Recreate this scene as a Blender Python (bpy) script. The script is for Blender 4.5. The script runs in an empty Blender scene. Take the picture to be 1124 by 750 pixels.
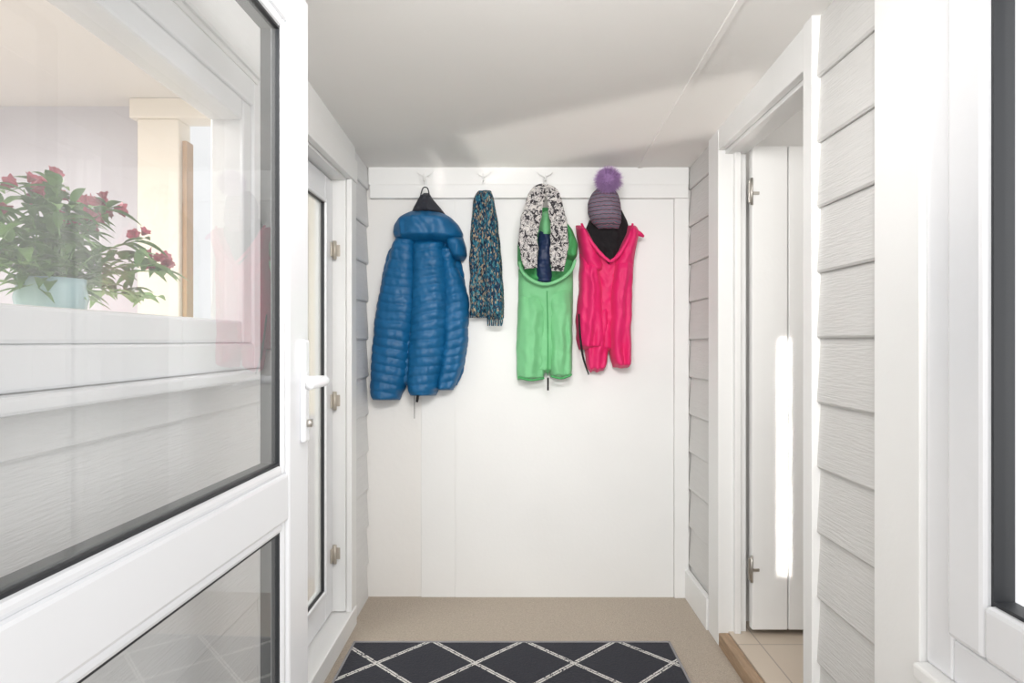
import bpy, bmesh, math, random
import numpy as np
from mathutils import Vector, noise, Matrix
random.seed(4)
S=bpy.context.scene
F=720.0; CX=565.0; CY=375.0; CH=1.28
LX=-0.73; RX=0.868; BY=3.29
GY=3.21
def wx(px,y=GY): return (px-CX)*y/F
def wz(py,y=GY): return CH+(CY-py)*y/F
def ceil_z(y): return 2.147+0.05*(BY-y)

# ---------------------------------------------------------------- materials
def lin(c):
    return tuple(((v/255)/12.92 if v/255<=0.04045 else ((v/255+0.055)/1.055)**2.4) for v in c)+(1,)
def mat(name,col,rough=0.5,bump=0.0,bscale=200,scale=(1,1,1),metal=0,sheen=0,var=0.0,vscale=4,coat=0,spec=0.5,detail=4):
    m=bpy.data.materials.new(name); m.use_nodes=True
    nt=m.node_tree; b=nt.nodes['Principled BSDF']
    b.inputs['Base Color'].default_value=lin(col); b.inputs['Roughness'].default_value=rough
    b.inputs['Metallic'].default_value=metal; b.inputs['Specular IOR Level'].default_value=spec
    if sheen: b.inputs['Sheen Weight'].default_value=sheen
    if coat: b.inputs['Coat Weight'].default_value=coat
    tc=nt.nodes.new('ShaderNodeTexCoord'); mp=nt.nodes.new('ShaderNodeMapping')
    mp.inputs['Scale'].default_value=scale; nt.links.new(tc.outputs['Object'],mp.inputs[0])
    if bump:
        n=nt.nodes.new('ShaderNodeTexNoise'); n.inputs['Scale'].default_value=bscale; n.inputs['Detail'].default_value=detail
        nt.links.new(mp.outputs[0],n.inputs[0])
        bp=nt.nodes.new('ShaderNodeBump'); bp.inputs['Strength'].default_value=bump; bp.inputs['Distance'].default_value=0.01
        nt.links.new(n.outputs[0],bp.inputs['Height']); nt.links.new(bp.outputs[0],b.inputs['Normal'])
    if var:
        n=nt.nodes.new('ShaderNodeTexNoise'); n.inputs['Scale'].default_value=vscale; n.inputs['Detail'].default_value=5
        nt.links.new(mp.outputs[0],n.inputs[0])
        r=nt.nodes.new('ShaderNodeMapRange'); r.inputs[1].default_value=0.3; r.inputs[2].default_value=0.7
        r.inputs[3].default_value=1-var; r.inputs[4].default_value=1.0
        nt.links.new(n.outputs[0],r.inputs[0])
        mx=nt.nodes.new('ShaderNodeVectorMath'); mx.operation='SCALE'; mx.inputs[0].default_value=lin(col)[:3]
        nt.links.new(r.outputs[0],mx.inputs['Scale']); nt.links.new(mx.outputs[0],b.inputs['Base Color'])
    return m
def ramp_mat(name,cols,rough=0.9,kind='noise',scale=(1,1,1),tscale=60,bump=0.5,bscale=150,interp='CONSTANT'):
    m=bpy.data.materials.new(name); m.use_nodes=True
    nt=m.node_tree; b=nt.nodes['Principled BSDF']; b.inputs['Roughness'].default_value=rough
    b.inputs['Specular IOR Level'].default_value=0.2
    tc=nt.nodes.new('ShaderNodeTexCoord'); mp=nt.nodes.new('ShaderNodeMapping'); mp.inputs['Scale'].default_value=scale
    nt.links.new(tc.outputs['Object'],mp.inputs[0])
    if kind=='noise':
        t=nt.nodes.new('ShaderNodeTexNoise'); t.inputs['Scale'].default_value=tscale; t.inputs['Detail'].default_value=2
        t.inputs['Distortion'].default_value=1.0; out=t.outputs[0]
    elif kind=='voronoi':
        t=nt.nodes.new('ShaderNodeTexVoronoi'); t.inputs['Scale'].default_value=tscale; 
        sx=nt.nodes.new('ShaderNodeSeparateColor'); nt.links.new(t.outputs['Color'],sx.inputs[0]); out=sx.outputs[0]
    elif kind=='wave':
        t=nt.nodes.new('ShaderNodeTexWave'); t.inputs['Scale'].default_value=tscale; t.bands_direction='Z'
        t.inputs['Distortion'].default_value=1.5; t.inputs['Detail'].default_value=1; t.inputs['Detail Scale'].default_value=3; out=t.outputs['Fac']
    nt.links.new(mp.outputs[0],t.inputs[0])
    r=nt.nodes.new('ShaderNodeValToRGB'); cr=r.color_ramp; cr.interpolation=interp
    while len(cr.elements)<len(cols): cr.elements.new(0.5)
    for e,(p,c) in zip(cr.elements,cols): e.position=p; e.color=lin(c)
    nt.links.new(out,r.inputs[0]); nt.links.new(r.outputs[0],b.inputs['Base Color'])
    if bump:
        n=nt.nodes.new('ShaderNodeTexNoise'); n.inputs['Scale'].default_value=bscale
        nt.links.new(tc.outputs['Object'],n.inputs[0])
        bp=nt.nodes.new('ShaderNodeBump'); bp.inputs['Strength'].default_value=bump; bp.inputs['Distance'].default_value=0.01
        nt.links.new(n.outputs[0],bp.inputs['Height']); nt.links.new(bp.outputs[0],b.inputs['Normal'])
    return m
def glass_mat(name,refl=0.08,haze=0.05,tint=(1,1,1,1)):
    m=bpy.data.materials.new(name); m.use_nodes=True; nt=m.node_tree
    for n in list(nt.nodes): nt.nodes.remove(n)
    o=nt.nodes.new('ShaderNodeOutputMaterial'); tr=nt.nodes.new('ShaderNodeBsdfTransparent'); tr.inputs[0].default_value=tint
    gl=nt.nodes.new('ShaderNodeBsdfGlossy'); gl.inputs['Roughness'].default_value=0.01
    df=nt.nodes.new('ShaderNodeBsdfDiffuse'); df.inputs[0].default_value=(0.9,0.93,0.92,1)
    lw=nt.nodes.new('ShaderNodeLayerWeight'); lw.inputs[0].default_value=0.5
    pw=nt.nodes.new('ShaderNodeMath'); pw.operation='POWER'; pw.inputs[1].default_value=4.0; nt.links.new(lw.outputs['Facing'],pw.inputs[0])
    ad=nt.nodes.new('ShaderNodeMath'); ad.operation='MULTIPLY_ADD'; ad.inputs[1].default_value=0.9; ad.inputs[2].default_value=refl; ad.use_clamp=True
    nt.links.new(pw.outputs[0],ad.inputs[0])
    m1=nt.nodes.new('ShaderNodeMixShader'); m1.inputs[0].default_value=haze
    nt.links.new(tr.outputs[0],m1.inputs[1]); nt.links.new(df.outputs[0],m1.inputs[2])
    m2=nt.nodes.new('ShaderNodeMixShader'); nt.links.new(ad.outputs[0],m2.inputs[0])
    nt.links.new(m1.outputs[0],m2.inputs[1]); nt.links.new(gl.outputs[0],m2.inputs[2])
    nt.links.new(m2.outputs[0],o.inputs[0]); return m

M_white=mat('white_paint',(240,240,239),0.45,bump=0.05,bscale=60,var=0.03,vscale=3)
M_wall=mat('white_wall_paint',(238,236,233),0.5,bump=0.12,bscale=25,var=0.03,vscale=2)
M_upvc=mat('white_upvc',(231,232,235),0.25)
M_ceil=mat('ceiling_paint',(240,238,235),0.7,bump=0.05,bscale=30,var=0.03,vscale=1.5)
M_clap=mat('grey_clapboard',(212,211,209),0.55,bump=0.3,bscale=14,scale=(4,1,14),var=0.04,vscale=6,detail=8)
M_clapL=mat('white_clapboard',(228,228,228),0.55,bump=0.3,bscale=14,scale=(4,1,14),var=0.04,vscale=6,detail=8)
M_gasket=mat('black_rubber_gasket',(38,40,44),0.5)
M_carpet=ramp_mat('tan_carpet',[(0.0,(164,150,136)),(0.5,(200,187,172)),(1.0,(226,215,202))],0.95,'noise',tscale=160,bump=0.9,bscale=260,interp='LINEAR')
M_ground=mat('outdoor_paving',(215,212,206),0.8,bump=0.3,bscale=20,var=0.1)
M_lav=mat('lavender_wall',(208,207,216),0.7)
M_cream=mat('cream_paint',(250,243,230),0.6)
M_oak=mat('oak_wood',(190,145,95),0.5,bump=0.2,bscale=30,scale=(8,8,1),var=0.2,vscale=10)
M_sillwood=mat('worn_sill_wood',(178,150,122),0.6,bump=0.3,bscale=30,scale=(8,1,8),var=0.3,vscale=10)
M_chrome=mat('brushed_metal',(190,186,180),0.3,metal=0.9)
M_hinge=mat('aged_hinge_metal',(194,186,174),0.45,metal=0.4)
M_glass=glass_mat('door_glass',0.07,0.15)
M_glass2=glass_mat('window_glass',0.03,0.02)
M_glassD=glass_mat('obscure_glass',0.05,0.35,(0.85,0.9,0.9,1))
M_blue=mat('blue_nylon',(4,94,144),0.5,bump=0.15,bscale=60,var=0.12,vscale=14)
M_dark=mat('charcoal_lining',(44,46,54),0.8,bump=0.3,bscale=100)
M_black=mat('black_fleece',(22,20,24),0.9,bump=0.5,bscale=200)
M_green=mat('mint_softshell',(122,196,138),0.65,bump=0.08,bscale=60,sheen=0.1,var=0.04,vscale=8)
M_green2=mat('leaf_green_fabric',(70,162,94),0.65,bump=0.1,bscale=60,var=0.1,vscale=12)
M_navy=mat('navy_lining',(28,48,86),0.5,bump=0.2,bscale=60)
M_pink=mat('hot_pink_softshell',(222,18,102),0.6,bump=0.08,bscale=60,sheen=0.1,var=0.05,vscale=8)
M_scarf1=ramp_mat('multicolour_knit',[(0.0,(30,52,76)),(0.22,(44,100,128)),(0.48,(186,168,142)),(0.60,(56,70,90)),(0.74,(124,112,100)),(0.82,(80,142,154))],0.95,'voronoi',scale=(1.5,1.5,0.6),tscale=125,bump=0.8,bscale=220)
M_scarf2=ramp_mat('black_white_print',[(0.0,(62,60,64)),(0.45,(206,202,200)),(0.53,(90,86,90)),(0.57,(212,208,204))],0.85,'noise',tscale=52,bump=0.2,bscale=150)
M_beanie=ramp_mat('patterned_knit',[(0.0,(96,92,104)),(0.3,(150,146,156)),(0.5,(222,52,112)),(0.62,(110,108,122)),(0.78,(52,132,150)),(0.88,(130,124,140))],0.95,'wave',tscale=16,bump=0.8,bscale=260)
M_pom=mat('purple_fur',(178,144,192),0.9)
M_leaf=mat('leaf_green',(120,164,88),0.5,var=0.4,vscale=20)
M_petal=mat('pink_petal',(200,74,104),0.5,var=0.4,vscale=30)
M_stem=mat('stem_green',(118,158,88),0.6)
M_vase=mat('teal_vase_ceramic',(160,192,198),0.25)
def tile_mat():
    m=bpy.data.materials.new('beige_tile'); m.use_nodes=True; nt=m.node_tree; b=nt.nodes['Principled BSDF']; b.inputs['Roughness'].default_value=0.35
    tc=nt.nodes.new('ShaderNodeTexCoord'); br=nt.nodes.new('ShaderNodeTexBrick'); br.offset=0.0
    br.inputs['Scale'].default_value=1.0; br.inputs['Brick Width'].default_value=0.33; br.inputs['Row Height'].default_value=0.33
    br.inputs['Mortar Size'].default_value=0.003
    br.inputs['Color1'].default_value=lin((206,192,176)); br.inputs['Color2'].default_value=lin((200,186,170)); br.inputs['Mortar'].default_value=lin((166,154,142))
    nt.links.new(tc.outputs['Object'],br.inputs[0]); nt.links.new(br.outputs[0],b.inputs['Base Color']); return m
M_tile=tile_mat()
def rug_mat():
    m=bpy.data.materials.new('trellis_rug'); m.use_nodes=True; nt=m.node_tree; b=nt.nodes['Principled BSDF']; b.inputs['Roughness'].default_value=0.95
    tc=nt.nodes.new('ShaderNodeTexCoord'); sp=nt.nodes.new('ShaderNodeSeparateXYZ'); nt.links.new(tc.outputs['Object'],sp.inputs[0])
    def mth(op,a,bv=None,c=None):
        n=nt.nodes.new('ShaderNodeMath'); n.operation=op
        for i,v in enumerate((a,bv,c)):
            if v is None: continue
            if isinstance(v,(int,float)): n.inputs[i].default_value=v
            else: nt.links.new(v,n.inputs[i])
        return n.outputs[0]
    xa=mth('MULTIPLY_ADD',sp.outputs[0],1/0.39,0.40); ya=mth('MULTIPLY_ADD',sp.outputs[1],1/0.39,-0.13)
    noi=nt.nodes.new('ShaderNodeTexNoise'); noi.inputs['Scale'].default_value=120; nt.links.new(tc.outputs['Object'],noi.inputs[0])
    res=None
    for op,off in (('ADD',0),('SUBTRACT',0)):
        u=mth(op,xa,ya); f=mth('FRACT',u); d=mth('ABSOLUTE',mth('SUBTRACT',f,0.5))
        s=mth('ABSOLUTE',mth('SUBTRACT',d,0.020)); l=mth('LESS_THAN',s,0.014)
        res=l if res is None else mth('MAXIMUM',res,l)
    res=mth('MULTIPLY',res,mth('GREATER_THAN',noi.outputs[0],0.40))
    mx=nt.nodes.new('ShaderNodeMix'); mx.data_type='RGBA'; mx.inputs['A'].default_value=lin((48,49,57)); mx.inputs['B'].default_value=lin((216,214,210))
    nt.links.new(res,mx.inputs['Factor']); nt.links.new(mx.outputs['Result'],b.inputs['Base Color'])
    bp=nt.nodes.new('ShaderNodeBump'); bp.inputs['Strength'].default_value=0.6; bp.inputs['Distance'].default_value=0.01
    nt.links.new(noi.outputs[0],bp.inputs['Height']); nt.links.new(bp.outputs[0],b.inputs['Normal']); return m
M_rug=rug_mat(); M_rugedge=mat('rug_binding',(150,148,150),0.9,bump=0.5,bscale=200)

# ---------------------------------------------------------------- mesh helpers
def empty(name,parent=None,loc=(0,0,0)):
    o=bpy.data.objects.new(name,None); o.empty_display_size=0.1; S.collection.objects.link(o); o.location=loc
    if parent: o.parent=parent
    return o
def mesh_obj(name,verts,faces,m,parent=None,smooth=False):
    me=bpy.data.meshes.new(name); me.from_pydata([tuple(v) for v in verts],[],faces); me.update()
    bm=bmesh.new(); bm.from_mesh(me); bmesh.ops.recalc_face_normals(bm,faces=bm.faces[:]); bm.to_mesh(me); bm.free()
    me.materials.append(m)
    if smooth:
        for p in me.polygons: p.use_smooth=True
    o=bpy.data.objects.new(name,me); S.collection.objects.link(o)
    if parent: o.parent=parent
    return o
def boxes(name,lst,m,parent=None,bevel=0.0):
    V=[];Fc=[]
    for (x0,x1,y0,y1,z0,z1) in lst:
        b=len(V)
        for x in (x0,x1):
            for y in (y0,y1):
                for z in (z0,z1): V.append((x,y,z))
        Fc+=[(b,b+1,b+3,b+2),(b+4,b+6,b+7,b+5),(b,b+4,b+5,b+1),(b+2,b+3,b+7,b+6),(b,b+2,b+6,b+4),(b+1,b+5,b+7,b+3)]
    o=mesh_obj(name,V,Fc,m,parent)
    if bevel:
        md=o.modifiers.new('bevel','BEVEL'); md.width=bevel; md.segments=2; md.limit_method='ANGLE'
    return o
def box(name,x0,x1,y0,y1,z0,z1,m,parent=None,bevel=0.0): return boxes(name,[(x0,x1,y0,y1,z0,z1)],m,parent,bevel)
def pane(name,x,y0,y1,z0,z1,m,parent):
    return mesh_obj(name,[(x,y0,z0),(x,y1,z0),(x,y1,z1),(x,y0,z1)],[(0,1,2,3)],m,parent)
EXP=0.187
def clap(name,xs,side,y0,y1,z0,z1,m,parent,t=0.014):
    V=[];Fc=[]
    k0=math.floor((z0-1.29)/EXP); k1=math.ceil((z1-1.29)/EXP)
    for k in range(k0,k1+1):
        a=1.29+k*EXP; c=a+EXP
        za=max(a,z0); zc=min(c,z1)
        if zc-za<0.004: continue
        ta=t-(t-0.003)*(za-a)/EXP; tc=t-(t-0.003)*(zc-a)/EXP
        b=len(V)
        lip=0.006 if za==a else 0.0
        prof=[(0,za),(ta-0.004,za),(ta,za+lip),(tc,zc-0.001),(0,zc-0.001)]
        for y in (y0,y1):
            for (d,z) in prof: V.append((xs+side*d,y,z))
        n=5
        for i in range(n):
            j=(i+1)%n; Fc.append((b+i,b+j,b+n+j,b+n+i))
        Fc.append(tuple(b+i for i in range(n))); Fc.append(tuple(b+n+i for i in range(n)))
    return mesh_obj(name,V,Fc,m,parent)
def smooth_arr(a,k):
    if k<2: return a
    ker=np.hanning(2*k+3)[1:-1]; ker/=ker.sum(); p=np.pad(a,(len(ker)//2,),mode='reflect',reflect_type='odd')
    return np.convolve(p,ker,'valid')[:len(a)]
def loft(name,rows,D,m,parent,yb=3.262,folds=(),quilt=None,nu=44,dz=0.005,dip=0.0,hem=0.0,tt=0.03,tb=0.02,seed=0,nz=0.008,slant=0.0,ex=2.4,cr=0.0,edge=0.0,vneck=False):
    rows=sorted(rows); py=np.array([r[0] for r in rows],float)
    z=np.array([wz(p) for p in py]); H=z[0]-z[-1]; n=max(8,int(H/dz))
    zz=np.linspace(z[0],z[-1],n+1)
    L=np.interp(-zz,-z,[wx(r[1]) for r in rows]); R=np.interp(-zz,-z,[wx(r[2]) for r in rows])
    k=max(1,int(0.012/dz)); L=smooth_arr(L,k); R=smooth_arr(R,k)
    if edge:
        for i in range(n+1):
            L[i]+=edge*noise.noise(Vector((zz[i]*14,seed,3.1))); R[i]+=edge*noise.noise(Vector((zz[i]*14,seed,9.7)))
    V=[];Fc=[]
    nb=8
    us=[-math.cos(math.pi*i/nu) for i in range(nu+1)]
    ubs=[1-2*(i+1)/(nb+1) for i in range(nb)]
    ring=nu+1+nb
    def dp(u): return max(0,1-abs(u)/0.72)**0.9 if vneck else 1-u*u
    for i in range(n+1):
        v=i/n; s=v*H; e=min(1.0,(s+0.001)/tt)**0.5*min(1.0,(H-s+0.001)/tb)**0.5
        c=(L[i]+R[i])/2; hw=(R[i]-L[i])/2
        for u in us:
            x0=c+hw*u; z0=zz[i]
            base=(1-abs(u)**ex)**0.5 if abs(u)<1 else 0
            env=(1-u*u)**0.35 if abs(u)<1 else 0
            d=D*base
            for (A,kf,ph,sl) in folds:
                d+=A*env*math.sin(kf*u*math.pi+ph+sl*v*math.pi+1.6*noise.noise(Vector((u*1.2+seed,v*3,ph))))*(0.4+0.6*v)
            d+=nz*env*noise.noise(Vector((x0*16+seed*3,z0*10,seed)))*2
            d+=nz*0.5*env*noise.noise(Vector((x0*45+seed,z0*30,seed)))*2
            if cr:
                w1_=noise.noise(Vector((x0*20+z0*5+seed,z0*7-x0*4,seed*1.7)))
                w2_=noise.noise(Vector((x0*14-z0*9+seed,z0*12+x0*6,seed*2.3)))
                d+=cr*env*((0.35-abs(w1_))*1.6+(0.3-abs(w2_))*0.9)
            xq=x0
            if quilt:
                per,amp=quilt; q=abs(math.sin(math.pi*(z0+slant*(x0-c)+0.014*noise.noise(Vector((x0*9,z0*4,seed))))/per))**0.42
                d+=amp*q*(0.25+0.75*env)-amp*0.5; xq=x0+0.35*amp*q*u
                d+=amp*0.3*noise.noise(Vector((x0*60,z0*35,seed)))*env
            d=max(0.002,d*e)
            zo=z0-dip*dp(u)*(1-v)**2.0 - hem*(noise.noise(Vector((u*2.2+seed,7,0)))+0.3*math.cos(u*3))*v**5
            V.append((xq,yb-d,zo))
        for u in ubs:
            V.append((c+hw*u,yb,zz[i]-dip*dp(u)*(1-v)**2.0))
    for i in range(n):
        for j in range(ring):
            j2=(j+1)%ring; Fc.append((i*ring+j,i*ring+j2,(i+1)*ring+j2,(i+1)*ring+j))
    Fc.append(tuple(range(ring))); Fc.append(tuple(n*ring+j for j in range(ring)))
    o=mesh_obj(name,V,Fc,m,parent,True); return o
def catmull(P,n=10):
    P=[Vector(p) for p in P]; out=[]
    for i in range(len(P)-1):
        p0=P[max(0,i-1)];p1=P[i];p2=P[i+1];p3=P[min(len(P)-1,i+2)]
        for k in range(n):
            t=k/n; out.append(0.5*((2*p1)+(-p0+p2)*t+(2*p0-5*p1+4*p2-p3)*t*t+(-p0+3*p1-3*p2+p3)*t**3))
    out.append(P[-1]); return out
def tube(name,pts,rads,m,parent,n=10,ns=16,ridges=0,ramp=0.0,flat=1.0,seed=0):
    C=catmull(pts,n); Rr=[v.x for v in catmull([(r,0,0) for r in rads],n)]
    V=[];Fc=[]; 
    for i,p in enumerate(C):
        a=C[max(0,i-1)];b=C[min(len(C)-1,i+1)]; t=(b-a).normalized()
        ref=Vector((0,1,0)) if abs(t.y)<0.9 else Vector((1,0,0))
        e1=t.cross(ref).normalized(); e2=t.cross(e1).normalized()
        for j in range(ns):
            an=2*math.pi*j/ns; r=Rr[i]
            if ridges: r*=1+ramp*math.sin(ridges*an+2*noise.noise(Vector((i*0.12,seed,0))))
            r*=1+0.12*noise.noise(Vector((an*1.3,i*0.25,seed))) if ramp else 1
            V.append(p+e1*math.cos(an)*r+e2*math.sin(an)*r*flat)
    for i in range(len(C)-1):
        for j in range(ns):
            j2=(j+1)%ns; Fc.append((i*ns+j,i*ns+j2,(i+1)*ns+j2,(i+1)*ns+j))
    Fc.append(tuple(range(ns))); Fc.append(tuple((len(C)-1)*ns+j for j in range(ns)))
    return mesh_obj(name,V,Fc,m,parent,True)
def gp(px,py,y): return (wx(px),y,wz(py))

# ---------------------------------------------------------------- room shell
fl=box('floor',LX-0.13,RX+0.005,0.35,BY+0.1,-0.06,0.0,M_carpet)
gr=box('ground_outside',-8,8,-9,0.35,-0.16,-0.06,M_ground)
V=[];  y0,y1=0.35,BY+0.1
for x in (LX-0.13,RX+0.106):
    for y in (y0,y1):
        for dz in (0,0.08): V.append((x,y,ceil_z(y)+dz))
mesh_obj('ceiling',V,[(0,1,3,2),(4,6,7,5),(0,4,5,1),(2,3,7,6),(0,2,6,4),(1,5,7,3)],M_ceil)
V=[]
for x in (0.612,0.632):
    for y in (0.4,BY-0.01):
        for dz in (-0.005,0.01): V.append((x,y,ceil_z(y)+dz))
mesh_obj('trim_1',V,[(0,1,3,2),(4,6,7,5),(0,4,5,1),(2,3,7,6),(0,2,6,4),(1,5,7,3)],M_ceil)

# back wall
wb=empty('wall_back')
box('core',LX-0.13,RX+0.1,BY,BY+0.1,-0.06,2.35,M_wall,wb)
box('panel_main',wx(500,BY)+0.0004,wx(739,BY),BY-0.0083,BY,0,2.0,M_white,wb,0.0003)
box('panel_strip',wx(462,BY)+0.003,wx(500,BY),BY-0.008,BY,0,2.0,M_white,wb,0.0015)
box('upright_right',wx(739,BY)+0.0015,RX,BY-0.022,BY,0,2.0,M_white,wb,0.003)
tr=empty('trim_2')
box('upper_board',LX,RX,BY-0.022,BY,wz(204,BY),2.16,M_white,tr,0.003)
box('coat_rail',LX+0.01,RX-0.005,BY-0.034,BY,wz(219,BY),wz(204,BY)-0.001,M_white,tr,0.003)

# right wall
wr=empty('wall_right'); xr0,xr1=RX+0.014,RX+0.106
def wallbox(name,y0,y1,z0,z1,p,a,b): box(name,a,b,y0,y1,z0,z1,M_wall,p)
wallbox('core_1',2.80,BY,-0.06,2.25,wr,xr0,xr1-0.002)
wallbox('core_2',1.98,2.80,2.12,2.3,wr,xr0+0.01,xr1-0.002)
wallbox('core_3',1.39,1.93,-0.06,2.3,wr,xr0,xr1-0.002)
wallbox('core_4',0.35,1.39,-0.06,0.60,wr,xr0-0.005,xr1-0.004)
wallbox('core_5',0.35,1.39,2.13,2.35,wr,xr0-0.005,xr1-0.004)
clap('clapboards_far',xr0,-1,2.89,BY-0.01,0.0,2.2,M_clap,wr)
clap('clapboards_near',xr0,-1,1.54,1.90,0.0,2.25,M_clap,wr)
box('baseboard_right',RX-0.02,RX+0.005,2.905,BY-0.003,0.0,0.14,M_white,None,0.003)
t3=empty('trim_3')
box('casing_far',RX-0.012,xr1,2.76,2.90,0.0,2.2,M_white,t3,0.003)
box('jamb_far_stop',RX+0.05,xr1-0.03,2.735,2.765,0.06,2.08,M_white,t3,0.002)
box('casing_near',RX-0.014,RX+0.02,1.885,1.945,0.0,2.24,M_white,t3,0.003)
box('jamb_near',RX+0.021,xr1,1.93,1.965,0.0,2.24,M_white,t3,0.002)
box('head_casing',RX-0.010,RX+0.018,1.95,2.77,2.085,2.235,M_white,t3,0.003)
box('head_jamb',RX+0.019,xr1,1.967,2.77,2.07,2.12,M_white,t3,0.002)
box('corner_board',RX-0.018,RX+0.03,1.378,1.552,0.0,2.3,M_white,empty('trim_4'),0.003)
th=box('door_threshold',RX-0.011,RX+0.03,1.95,2.758,0.0,0.055,M_sillwood,None,0.003)

# right room seen through the doorway
rr=empty('wall_side_room')
box('floor_tile',RX+0.031,2.7,1.65,3.0,-0.05,0.06,M_tile,empty('floor.001'))
box('north',xr1,2.7,2.86,2.96,0.0,2.5,M_wall,rr); box('south',xr1,2.7,1.55,1.65,0.0,2.5,M_wall,rr)
box('east',2.6,2.7,1.65,2.86,0.0,2.5,M_wall,rr); box('top',xr1,2.7,1.55,2.96,2.42,2.5,M_ceil,rr)
d2=empty('door_2')
xd=RX+0.114; lst=[]
for i in range(5):
    lst.append((xd+i*0.152,xd+i*0.152+0.148,2.715,2.75,0.085,2.09))
boxes('planks',lst,M_white,d2,0.004)
boxes('ledges',[(xd+0.02,xd+0.74,2.751,2.77,0.3,0.4),(xd+0.02,xd+0.74,2.751,2.77,1.75,1.85)],M_white,d2,0.003)
box('backing',xd+0.01,xd+0.74,2.735,2.748,0.09,2.08,M_white,d2)
for zc in (1.90,0.34):
    boxes('hinge_leaf',[(xd-0.016,xd+0.0,2.706,2.716,zc-0.045,zc+0.045),(xd+0.0,xd+0.03,2.711,2.716,zc-0.012,zc+0.0)],M_chrome,d2,0.001)
    tube('hinge_pin',[(xd-0.004,2.708,zc-0.055),(xd-0.004,2.708,zc+0.055)],[0.006,0.006],M_chrome,d2,2,10)

# right window
w1=empty('window_1')
def frame(name,x0,x1,y0,y1,z0,z1,w,m,p,bev=0.006,wb_=None):
    wb_=wb_ or w
    return boxes(name,[(x0,x1,y0,y0+w,z0,z1),(x0,x1,y1-w,y1,z0,z1),(x0,x1,y0+w,y1-w,z0,z0+wb_),(x0,x1,y0+w,y1-w,z1-w,z1)],m,p,bev)
frame('outer_frame',RX-0.006,RX+0.075,0.40,1.376,0.61,2.15,0.085,M_upvc,w1)
frame('sash',RX-0.024,RX+0.055,0.488,1.284,0.705,2.08,0.10,M_upvc,w1,0.01)
frame('gasket',RX-0.008,RX+0.03,0.583,1.189,0.80,1.985,0.012,M_gasket,w1,0.0)
pane('pane',RX+0.012,0.59,1.18,0.81,1.975,M_glass2,w1)
box('window_sill_board',RX-0.035,RX+0.02,0.40,1.377,0.575,0.609,M_white,w1,0.006)
box('apron_panel',RX-0.024,RX+0.01,0.40,1.377,0.0,0.574,M_white,w1,0.003)

# left wall
wl=empty('wall_left'); xl0,xl1=LX-0.014,LX-0.13
DY0,DY1=2.06,2.90
wallbox('core_1',DY1+0.02,BY,-0.06,2.25,wl,xl1,xl0)
wallbox('core_2',DY0+0.001,DY1+0.019,2.01,2.3,wl,xl1,xl0)
wallbox('core_3',1.883,DY0,-0.06,2.3,wl,xl1,xl0)
wallbox('core_4',0.35,1.882,-0.06,1.20,wl,xl1,xl0)
wallbox('core_5',0.35,1.882,2.005,2.35,wl,xl1,xl0)
clap('clapboards_far',xl0,1,2.986,BY-0.012,0.0,2.2,M_clapL,wl)
clap('clapboards_mid',xl0,1,1.887,1.984,0.0,2.25,M_clapL,wl)
clap('clapboards_low',xl0,1,0.36,1.885,0.0,1.177,M_clapL,wl)
clap('clapboards_top',xl0,1,0.36,1.885,2.02,2.3,M_clapL,wl)
t5=empty('trim_5')
box('casing_far',LX-0.014,LX+0.010,DY1-0.002,2.985,0.0,1.999,M_white,t5,0.003)
box('jamb_far',LX-0.10,LX-0.015,DY1-0.012,DY1+0.019,0.09,2.005,M_white,t5,0.002)
box('casing_near',LX-0.014,LX+0.010,1.985,DY0+0.002,0.0,1.999,M_white,t5,0.003)
box('head_casing',LX-0.014,LX+0.014,1.985,2.99,2.0,2.10,M_white,t5,0.003)
box('upper_fascia',LX-0.014,LX+0.004,1.985,2.985,2.101,2.24,M_white,t5,0.002)
box('head_jamb',LX-0.10,LX-0.015,DY0,DY1-0.013,1.99,2.009,M_white,t5,0.002)
box('doorstep',LX-0.13,LX+0.016,DY0-0.05,2.97,0.0,0.085,M_white,t5,0.004)
# glazed inner door
d1=empty('door_1'); dx0,dx1=LX-0.115,LX-0.068
frame('leaf',dx0,dx1,DY0+0.01,DY1-0.02,0.095,1.985,0.115,M_upvc,d1,0.008,0.13)
frame('bead',dx1-0.02,dx1+0.006,DY0+0.11,DY1-0.12,0.21,1.885,0.018,M_upvc,d1,0.004)
frame('gasket',dx1-0.02,dx1-0.004,DY0+0.125,DY1-0.135,0.225,1.87,0.005,M_gasket,d1,0.0)
pane('pane',dx1-0.016,DY0+0.12,DY1-0.13,0.22,1.88,M_glassD,d1)
for py in (275,440,608):
    zc=CH+(CY-py)*2.88/F
    tube('hinge_barrel',[(dx1+0.010,DY1-0.03,zc-0.04),(dx1+0.010,DY1-0.03,zc+0.04)],[0.009,0.009],M_hinge,d1,2,12)
    boxes('hinge_leaf',[(dx1,dx1+0.006,DY1-0.065,DY1-0.03,zc-0.03,zc+0.03),(dx1+0.0,dx1+0.03,DY1-0.018,DY1-0.0125,zc-0.025,zc+0.025)],M_hinge,d1,0.002)

# left wall window
w2=empty('window_2')
frame('outer_frame',LX-0.10,LX+0.010,0.50,1.882,1.205,2.0,0.07,M_upvc,w2,0.006)
frame('sash',LX-0.085,LX+0.004,0.57,1.812,1.275,1.93,0.06,M_upvc,w2,0.008)
pane('pane',LX-0.045,0.62,1.76,1.33,1.88,M_glass2,w2)
box('sill',LX-0.005,LX+0.05,0.46,1.92,1.178,1.204,M_upvc,w2,0.006)

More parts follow.
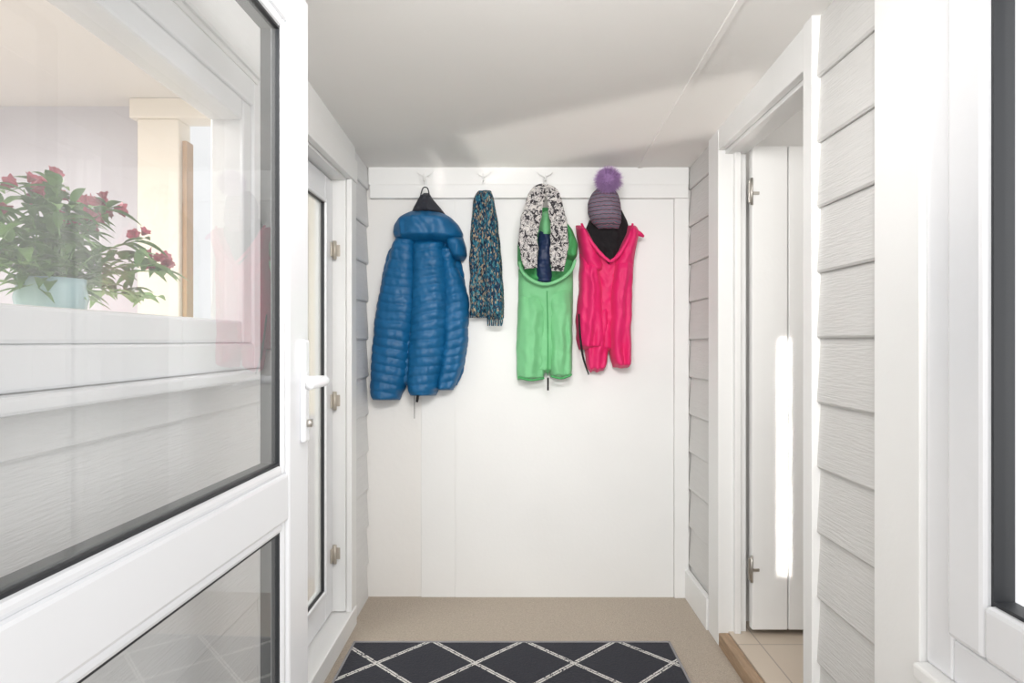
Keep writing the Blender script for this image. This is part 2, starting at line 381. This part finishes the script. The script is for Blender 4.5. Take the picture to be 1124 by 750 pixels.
# interior room behind left wall
ir=empty('wall_interior_room')
box('inner_floor',-3.6,LX-0.13,-0.3,3.5,-0.05,0.05,M_tile,empty('floor.002'))
box('far_low',-3.6,xl1,3.4,3.5,0.05,0.9,M_lav,ir)
box('far_left',-3.6,-1.86,3.4,3.5,0.9,2.5,M_lav,ir)
box('far_right',-1.38,xl1,3.4,3.5,0.9,2.5,M_cream,ir)
box('west',-3.7,-3.6,-0.3,3.5,0.0,2.5,M_lav,ir)
box('south',-3.6,xl1,-0.4,-0.3,0.0,2.5,M_cream,ir)
box('top',-3.6,xl1,-0.4,3.5,2.5,2.6,M_ceil,ir)
w3=empty('window_3')
boxes('posts',[(-1.90,-1.69,3.3,3.42,0.93,2.40),(-1.54,-1.38,3.34,3.42,0.93,2.40),(-1.93,-1.3,3.28,3.42,2.40,2.50),(-1.95,-1.3,3.24,3.4,0.86,0.93)],M_cream,w3,0.006)
box('oak_strip',-1.689,-1.665,3.33,3.4,0.93,2.3,M_oak,w3,0.003)
box('inner_sill',-1.10,LX-0.10,0.6,1.9,1.25,1.30,M_cream,empty('window_sill'),0.005)

# vase of flowers
fv=empty('flower_vase'); vx,vy=-0.96,1.36
prof=[(0.045,1.30),(0.058,1.33),(0.066,1.37),(0.06,1.395),(0.062,1.41),(0.052,1.405),(0.045,1.36)]
V=[];Fc=[];ns=32
for (r,z) in prof:
    for j in range(ns):
        a=2*math.pi*j/ns; V.append((vx+r*math.cos(a),vy+r*math.sin(a),z))
for i in range(len(prof)-1):
    for j in range(ns):
        j2=(j+1)%ns; Fc.append((i*ns+j,i*ns+j2,(i+1)*ns+j2,(i+1)*ns+j))
Fc.append(tuple(range(ns))); Fc.append(tuple((len(prof)-1)*ns+j for j in range(ns)))
mesh_obj('vase',V,Fc,M_vase,fv,True)
LV=[];LF=[];PV=[];PF=[]
def leaf(p,d,L,W):
    d=d.normalized(); s=d.cross(Vector((0,0,1)))
    s=s.normalized() if s.length>0.01 else Vector((1,0,0)); up=s.cross(d)
    b=len(LV); n=6
    for i in range(n+1):
        t=i/n; c=p+d*L*t+Vector((0,0,-1))*L*0.45*t*t; w=W*math.sin(math.pi*(0.08+0.92*t)**0.8)
        LV.extend([c-s*w+up*w*0.3,c,c+s*w+up*w*0.3])
    for i in range(n):
        for k in (0,1): LF.append((b+i*3+k,b+i*3+k+1,b+i*3+4+k,b+i*3+3+k))
def flower(p,d,R):
    d=d.normalized(); s=d.orthogonal().normalized(); t=d.cross(s)
    for k in range(6):
        a=k*math.pi/3+random.random()*0.3; rd=s*math.cos(a)+t*math.sin(a); sd=-s*math.sin(a)+t*math.cos(a)
        b=len(PV); n=4
        for i in range(n+1):
            q=i/n; c=p+d*(R*1.3*q-0.4*R*q*q)+rd*R*q**1.3*0.7; w=R*0.34*math.sin(math.pi*(0.1+0.85*q))
            PV.extend([c-sd*w+d*w*0.3,c,c+sd*w+d*w*0.3])
        for i in range(n):
            for kk in (0,1): PF.append((b+i*3+kk,b+i*3+kk+1,b+i*3+4+kk,b+i*3+3+kk))
for i in range(40):
    ty=random.uniform(-0.26,0.34); tx=random.uniform(-0.09,0.06); tz=1.565-max(0,ty)*0.34-abs(min(0,ty))*0.2+random.uniform(-0.09,0.04)
    if i<6: tz=1.57+random.uniform(0,0.05); ty=random.uniform(-0.12,0.14)
    P0=Vector((vx+random.uniform(-0.02,0.02),vy+random.uniform(-0.02,0.02),1.33)); P2=Vector((vx+tx,vy+ty,tz)); P1=(P0+P2)/2+Vector((0,-ty*0.2,0.03))
    tube('stem',[P0,P1,P2],[0.0026,0.0020,0.0014],M_stem,fv,6,6)
    C=catmull([P0,P1,P2],8)
    for k in range(5,len(C)):
        for rep in range(2):
            if random.random()<0.65:
                leaf(C[k],Vector((random.uniform(-1,1),random.uniform(-1,1)+ty*2,random.uniform(-0.1,0.9))),random.uniform(0.045,0.09),random.uniform(0.009,0.017))
    if i%3==0 or i<6:
        for k in range(4):
            dd=Vector((random.uniform(-1,1),random.uniform(-1,1),random.uniform(0.0,1)))
            flower(P2+dd*0.016,dd,random.uniform(0.018,0.027))
mesh_obj('leaves',LV,LF,M_leaf,fv,True); mesh_obj('blossoms',PV,PF,M_petal,fv,True)

# front wall returns at the porch entrance
wf=empty('wall_front')
box('left_return',LX-0.13,-0.61,0.28,0.40,-0.06,2.36,M_upvc,wf,0.004)
box('right_return',0.72,RX+0.106,0.28,0.395,-0.06,2.36,M_upvc,wf,0.004)
box('head',-0.61,0.72,0.28,0.40,2.12,2.36,M_upvc,wf,0.004)

# foreground glazed door
d3=empty('door_3',loc=(-0.567,0.45,0)); d3.rotation_euler=(0,0,math.radians(-2.0))
yA,yB=0.0,1.125; T=0.034
boxes('frame_members',[(-T,T,yB-0.125,yB,0.03,2.09),(-T,T,yA,yA+0.125,0.03,2.09),(-T,T,yA+0.125,yB-0.125,1.985,2.09),(-T,T,yA+0.125,yB-0.125,0.885,0.99),(-T,T,yA+0.125,yB-0.125,0.03,0.17)],M_upvc,d3,0.007)
gy0,gy1=yA+0.125,yB-0.125
for (z0,z1,nm) in ((0.99,1.985,'upper'),(0.17,0.885,'lower')):
    frame(nm+'_bead',-T+0.008,T-0.006,gy0-0.002,gy1+0.002,z0-0.002,z1+0.002,0.022,M_upvc,d3,0.008)
    frame(nm+'_gasket',-T+0.014,T-0.013,gy0+0.018,gy1-0.018,z0+0.018,z1-0.018,0.007,M_gasket,d3,0.0)
    pane(nm+'_pane',0.013,gy0+0.02,gy1-0.02,z0+0.02,z1-0.02,M_glass,d3)
hy=yB-0.045
boxes('handle_plate',[(T-0.001,T+0.013,hy-0.016,hy+0.016,1.045,1.285)],M_upvc,d3,0.006)
tube('handle_lever',[(T+0.01,hy,1.19),(T+0.035,hy,1.19),(T+0.055,hy-0.006,1.19),(T+0.06,hy-0.04,1.188),(T+0.058,hy-0.12,1.184)],[0.010,0.010,0.011,0.011,0.009],M_upvc,d3,8,14)
tube('key_cylinder',[(T+0.01,hy,1.09),(T+0.024,hy,1.09)],[0.009,0.009],M_chrome,d3,2,14)
boxes('hinges',[(T-0.001,T+0.02,-0.02,0.03,0.3,0.4),(T-0.001,T+0.02,-0.02,0.03,1.7,1.8)],M_upvc,d3,0.004)

# rug
rg=empty('doormat_rug')
box('pile',-0.672,0.648,1.98,2.765,0.0,0.012,M_rug,rg,0.003)
boxes('binding',[(-0.68,0.656,2.765,2.777,0,0.013),(-0.68,0.656,1.968,1.98,0,0.013),(-0.682,-0.672,1.968,2.777,0,0.013),(0.648,0.658,1.968,2.777,0,0.013)],M_rugedge,rg,0.003)

# ---------------------------------------------------------------- hooks
hk=empty('coat_hooks')
for px in (467,531,598,664):
    x=wx(px,3.25); zc=wz(200,3.25); f=BY-0.034
    box('base_%d'%px,x-0.007,x+0.007,BY-0.03,BY-0.018,zc-0.01,zc+0.035,M_white,hk,0.002)
    tube('prong_%d'%px,[(x,BY-0.022,zc+0.03),(x,f-0.03,zc+0.012),(x,f-0.055,zc-0.006),(x,f-0.075,zc+0.004),(x,f-0.082,zc+0.025)][:5 if px!=664 else 3],[0.003]*(5 if px!=664 else 3),M_white,hk,6,10)
    for s in (-1,1):
        tube('upper_%d'%px,[(x,BY-0.022,zc+0.03),(x+s*0.022,f-0.012,zc+0.034),(x+s*0.038,f-0.018,zc+0.048)],[0.0018]*3,M_white,hk,6,8)

# ---------------------------------------------------------------- blue puffer jacket
bj=empty('blue_puffer_jacket')
Q=(0.043,0.0095)
kw=dict(nz=0.003,cr=0.003,edge=0.005,ex=3,tb=0.012)
loft('back_body',[(256,440,498),(275,424,502),(300,418,508),(340,414,512),(380,411,512),(410,410,507),(424,412,500)],0.06,M_blue,bj,quilt=Q,seed=1,nz=0.003)
loft('sleeve_left',[(258,434,456),(280,426,458),(310,417,459),(350,410,457),(395,406,450),(425,405,444),(440,407,437)],0.095,M_blue,bj,quilt=Q,seed=2,slant=0.2,folds=[(0.005,1.2,0,0.8)],**kw)
loft('right_side',[(268,478,500),(290,484,500),(310,484,509),(330,483,514),(370,484,513),(400,480,508),(420,478,501),(429,479,496)],0.085,M_blue,bj,quilt=Q,seed=3,slant=-0.3,folds=[(0.006,1.5,1,0.8)],**kw)
loft('sleeve_front',[(262,452,488),(300,451,492),(350,449,494),(395,446,489),(425,446,482),(435,449,476)],0.118,M_blue,bj,quilt=Q,seed=4,slant=-0.12,folds=[(0.006,1.1,0.5,0.5)],**kw)
loft('hood',[(230,450,480),(237,438,494),(246,431,503),(256,430,508),(263,434,506),(268,442,498)],0.15,M_blue,bj,seed=5,tt=0.05,tb=0.04,folds=[(0.008,1.3,0.4,1.5)],slant=0.2,nz=0.004,cr=0.022)
loft('hood_flap',[(258,486,507),(270,489,511),(280,494,512),(286,499,508)],0.12,M_blue,bj,seed=6,slant=0.5,nz=0.003,cr=0.012)
loft('collar_lining',[(210,464,470),(217,459,474),(226,453,482),(236,448,490)],0.09,M_dark,bj,seed=7,folds=[(0.006,2,0,0)])
tube('hanging_loop',[gp(462,217,3.19),gp(465,208,3.185),gp(470,208,3.185),gp(472,217,3.19)],[0.003]*4,M_dark,bj,8,8)
tube('drawcord',[gp(457,432,3.15),gp(457,445,3.15),gp(457,458,3.15)],[0.0015]*3,M_dark,bj,8,8)
tube('cord_toggle',[gp(461,433,3.14),gp(460,440,3.14)],[0.007,0.006],M_black,bj,3,10)

# ---------------------------------------------------------------- knitted scarf
ks=empty('knitted_scarf')
loft('tail_left',[(207,524,534),(215,520,536),(240,517,536),(280,515,536),(320,515,537),(346,516,536)],0.06,M_scarf1,ks,seed=11,folds=[(0.010,2.2,0,0.6)],quilt=(0.016,0.005),hem=0.02,slant=0.8,edge=0.006)
loft('tail_right',[(207,528,538),(216,526,542),(240,525,546),(280,526,550),(320,528,552),(350,533,553)],0.085,M_scarf1,ks,seed=12,folds=[(0.010,2.2,1,0.6)],quilt=(0.016,0.005),hem=0.02,slant=-0.8,edge=0.006)
for i in range(9):
    px=535+i*2.0; tube('fringe',[gp(px,346,3.20),gp(px+0.4,353,3.20),gp(px+random.uniform(-1,1),358,3.20)],[0.003]*3,M_scarf1,ks,4,6)
for i in range(10):
    px=516+i*2.0; tube('fringe_left',[gp(px,342,3.22),gp(px,349,3.22)],[0.003]*2,M_scarf1,ks,3,6)

# ---------------------------------------------------------------- green jacket
gj=empty('green_childrens_jacket')
loft('hood_back',[(226,590,608),(236,582,618),(250,574,628),(270,571,632),(290,572,630),(310,574,628)],0.05,M_green2,gj,seed=21,folds=[(0.008,2,0,1)])
loft('shoulder_right',[(240,612,620),(252,612,629),(268,614,635),(280,616,635),(285,620,631)],0.10,M_green2,gj,seed=22,folds=[(0.010,1.5,0,1)],cr=0.014,edge=0.008)
loft('shoulder_left',[(252,572,582),(268,568,584),(290,568,584),(296,572,580)],0.09,M_green2,gj,seed=23,cr=0.014)
loft('hood_lining',[(230,594,606),(240,592,608),(255,592,607),(262,594,604)],0.085,M_green,gj,seed=24,cr=0.01)
loft('navy_lining',[(250,590,607),(280,588,608),(300,586,608),(313,590,604)],0.075,M_navy,gj,seed=25,quilt=(0.03,0.006))
gk=dict(nz=0.003,cr=0.008,edge=0.004,ex=3.6)
loft('body',[(294,569,630),(330,569,630),(370,568,629),(400,569,628),(410,571,627)],0.065,M_green,gj,seed=26,dip=0.075,folds=[(0.009,2.0,0.5,0.6)],tt=0.015,nz=0.004)
loft('sleeve_left',[(318,570,599),(340,568,601),(375,567,600),(405,567,599),(418,568,597)],0.085,M_green,gj,seed=27,folds=[(0.011,1.5,0.2,0.7),(0.005,3.1,1.0,-0.5)],tt=0.10,hem=0.008,**gk)
loft('sleeve_right',[(312,599,628),(340,601,629),(375,602,629),(403,603,629),(415,604,627)],0.09,M_green,gj,seed=28,folds=[(0.011,1.4,1.2,0.7),(0.005,2.9,0.3,0.5)],tt=0.10,hem=0.008,**gk)
tube('neck_edge',[gp(570,288,3.19),gp(574,300,3.175),gp(586,310,3.165),(wx(600),3.162,wz(313)),gp(614,308,3.165),gp(626,298,3.175),gp(631,286,3.19)],[0.007,0.008,0.008,0.008,0.008,0.008,0.007],M_green,gj,8,14,3,0.12)
tube('cuff_left',[gp(569,414,3.20),gp(583,417,3.175),gp(597,415,3.19)],[0.005]*3,M_green2,gj,8,10)
tube('cuff_right',[gp(605,413,3.19),gp(616,415,3.17),gp(627,411,3.19)],[0.005]*3,M_green2,gj,8,10)
tube('zip',[gp(600,320,3.18),gp(601,360,3.18),gp(601,412,3.18)],[0.0025]*3,M_green2,gj,8,6)
tube('zip_pull',[gp(601,414,3.165),gp(601,428,3.165)],[0.0045]*2,M_black,gj,3,8)

# ---------------------------------------------------------------- printed scarf
ps=empty('printed_scarf')
gq=gp
tube('strand_left',[gq(599,209,3.14),gq(590,216,3.12),gq(584,232,3.115),gq(580,252,3.11),gq(580,275,3.115),gq(582,297,3.12)],[0.016,0.03,0.036,0.038,0.042,0.028],M_scarf2,ps,10,28,5,0.16,0.6,1)
tube('strand_right',[gq(598,209,3.14),gq(605,218,3.115),gq(609,235,3.11),gq(612,255,3.105),gq(612,275,3.11),gq(611,300,3.12)],[0.016,0.028,0.034,0.036,0.040,0.026],M_scarf2,ps,10,28,5,0.16,0.6,2)
tube('strand_inner',[gq(597,212,3.14),gq(592,226,3.11),gq(588,245,3.10),gq(586,262,3.11)],[0.014,0.018,0.020,0.012],M_scarf2,ps,10,20,4,0.18,0.8,3)

# ---------------------------------------------------------------- pink jacket
pj=empty('pink_jacket')
loft('fleece_lining',[(228,658,684),(240,648,690),(255,642,694),(275,648,690),(290,660,678)],0.05,M_black,pj,seed=31,folds=[(0.006,2,0,0)])
pk=dict(nz=0.003,cr=0.009,edge=0.005,ex=3.4)
loft('body',[(254,634,702),(275,637,698),(300,638,695),(340,638,694),(370,640,694),(386,644,692)],0.06,M_pink,pj,seed=32,dip=0.16,vneck=True,folds=[(0.010,2.2,0.5,0.7)],tt=0.012,nz=0.004,cr=0.005)
loft('lapel_left',[(246,633,640),(258,634,648),(272,637,656),(290,640,664),(300,642,662)],0.085,M_pink,pj,seed=36,cr=0.012,edge=0.004,tt=0.03,nz=0.004)
loft('lapel_right',[(246,690,700),(256,688,703),(272,680,699),(290,672,697),(300,674,695)],0.09,M_pink,pj,seed=37,cr=0.012,edge=0.004,tt=0.03,nz=0.004)
loft('sleeve_left',[(276,637,655),(290,637,658),(320,636,663),(350,633,665),(372,633,665),(384,637,661)],0.09,M_pink,pj,seed=33,folds=[(0.013,1.6,0.4,0.9),(0.004,3.3,1.4,0.5)],tt=0.09,**pk)
loft('hem_front',[(330,652,676),(368,643,674),(385,643,670),(400,644,667),(408,646,664)],0.068,M_pink,pj,seed=34,folds=[(0.008,2.5,0.4,0.3)],hem=0.02,tt=0.06,**pk)
loft('sleeve_right',[(276,678,698),(290,673,696),(320,669,695),(360,668,694),(395,671,694),(404,674,693)],0.105,M_pink,pj,seed=35,folds=[(0.013,1.4,1.8,0.8),(0.004,3.1,0.2,0.6)],tt=0.09,hem=0.012,**pk)
tube('collar_left',[gp(638,246,3.20),gp(644,260,3.18),gp(654,275,3.17),gp(661,283,3.165),gp(668,289,3.16)],[0.005,0.007,0.008,0.008,0.007],M_pink,pj,8,14,3,0.12)
tube('collar_right',[gp(694,246,3.20),gp(690,260,3.18),gp(682,275,3.17),gp(676,283,3.165),gp(668,289,3.16)],[0.005,0.007,0.008,0.008,0.007],M_pink,pj,8,14,3,0.12)
tube('hood_tip',[gp(692,254,3.2),gp(700,257,3.19),gp(706,260,3.2)],[0.014,0.013,0.006],M_pink,pj,8,12)
tube('hem_binding',[gp(635,345,3.19),gp(636,370,3.17),gp(639,392,3.165),gp(645,411,3.165)],[0.004,0.005,0.005,0.003],M_black,pj,8,8)

# ---------------------------------------------------------------- bobble hat
bh=empty('bobble_hat')
loft('beanie',[(208,655,672),(214,649,677),(224,645,680),(236,645,681),(245,649,681),(252,657,678)],0.09,M_beanie,bh,seed=41,quilt=(0.013,0.004),yb=3.195,tt=0.05,tb=0.05,nu=60)
pc=Vector(gp(664,203,3.10)); HV=[];HF=[]
for i in range(3600):
    d=Vector((random.gauss(0,1),random.gauss(0,1),random.gauss(0,1))).normalized(); L=random.uniform(0.055,0.076)
    s=d.orthogonal().normalized(); s=(Matrix.Rotation(random.random()*6.28,3,d)@s); b=len(HV); bend=Vector((random.uniform(-1,1),random.uniform(-1,1),-0.6))*0.010
    HV+= [pc+d*0.02-s*0.0013,pc+d*0.02+s*0.0013,pc+d*L*0.65+s*0.001+bend*0.3,pc+d*L*0.65-s*0.001+bend*0.3,pc+d*L+bend]
    HF+=[(b,b+1,b+2,b+3),(b+3,b+2,b+4)]
mesh_obj('pom_pom_fur',HV,HF,M_pom,bh)
bm=bmesh.new(); bmesh.ops.create_icosphere(bm,subdivisions=3,radius=0.045,matrix=Matrix.Translation(pc)); me=bpy.data.meshes.new('pom_core'); bm.to_mesh(me); bm.free(); me.materials.append(M_pom)
o=bpy.data.objects.new('pom_core',me); S.collection.objects.link(o); o.parent=bh

# ---------------------------------------------------------------- lights
W=bpy.data.worlds.new('sky'); S.world=W; W.use_nodes=True; bg=W.node_tree.nodes['Background']
bg.inputs[0].default_value=(0.95,0.97,1.0,1); bg.inputs[1].default_value=1.05
def area(name,loc,rot,sx,sy,power,col=(1,1,1),spread=None):
    l=bpy.data.lights.new(name,'AREA'); l.shape='RECTANGLE'; l.size=sx; l.size_y=sy; l.energy=power; l.color=col
    if spread: l.spread=math.radians(spread)
    o=bpy.data.objects.new(name,l); S.collection.objects.link(o); o.location=loc; o.rotation_euler=rot; return o
R=math.radians
area('entrance_skylight',(0.1,-1.2,1.7),(R(86),0,0),2.6,2.4,46,(1,0.99,0.97))
area('window_daylight',(1.8,0.9,1.5),(R(90),0,R(90)),1.4,1.6,20,(1,0.99,0.97))
area('porch_back_fill',(0.1,0.75,2.12),(R(70),0,0),0.9,0.25,12.5,(1,0.985,0.965),110)  # unseen fill light, added to lift the back wall
area('interior_room_fill',(-2.2,1.6,2.45),(0,0,0),1.2,1.2,70,(1,0.97,0.92))  # added fill that brightens the left room, not a fitting
area('side_room_fill',(1.6,2.1,2.4),(0,0,0),0.6,0.6,4.5,(1,0.97,0.93))  # fill light added because the side room has no source of its own
area('side_room_streak_beam',(1.115,2.1,0.80),(R(90),0,0),0.05,0.98,0.40,(1,0.97,0.90),4)  # added narrow beam, makes the bright streak on the plank door
# added unseen beam that draws the bright wedge on the ceiling
P=Vector((-0.1,0.3,0.5)); Tg=Vector((0.22,2.86,2.165)); dr=(Tg-P).normalized()
xa=Vector((1.2,-0.75,0)); xa=(xa-dr*xa.dot(dr)).normalized(); za=-dr; ya=za.cross(xa)
o=area('ceiling_wedge_beam',P,(0,0,0),1.5,0.32,0.55,(1,0.96,0.90),2.0)
mw=Matrix((xa,ya,za)).transposed().to_4x4(); mw.translation=P; o.matrix_world=mw

cam=bpy.data.cameras.new('camera'); co=bpy.data.objects.new('camera',cam); S.collection.objects.link(co)
co.location=(0,0,CH); co.rotation_euler=(R(90),0,0); cam.sensor_width=36; cam.lens=F/1124*36; cam.shift_x=-3/1124; cam.clip_start=0.02
S.camera=co
S.view_settings.view_transform='Standard'; S.view_settings.exposure=0.0
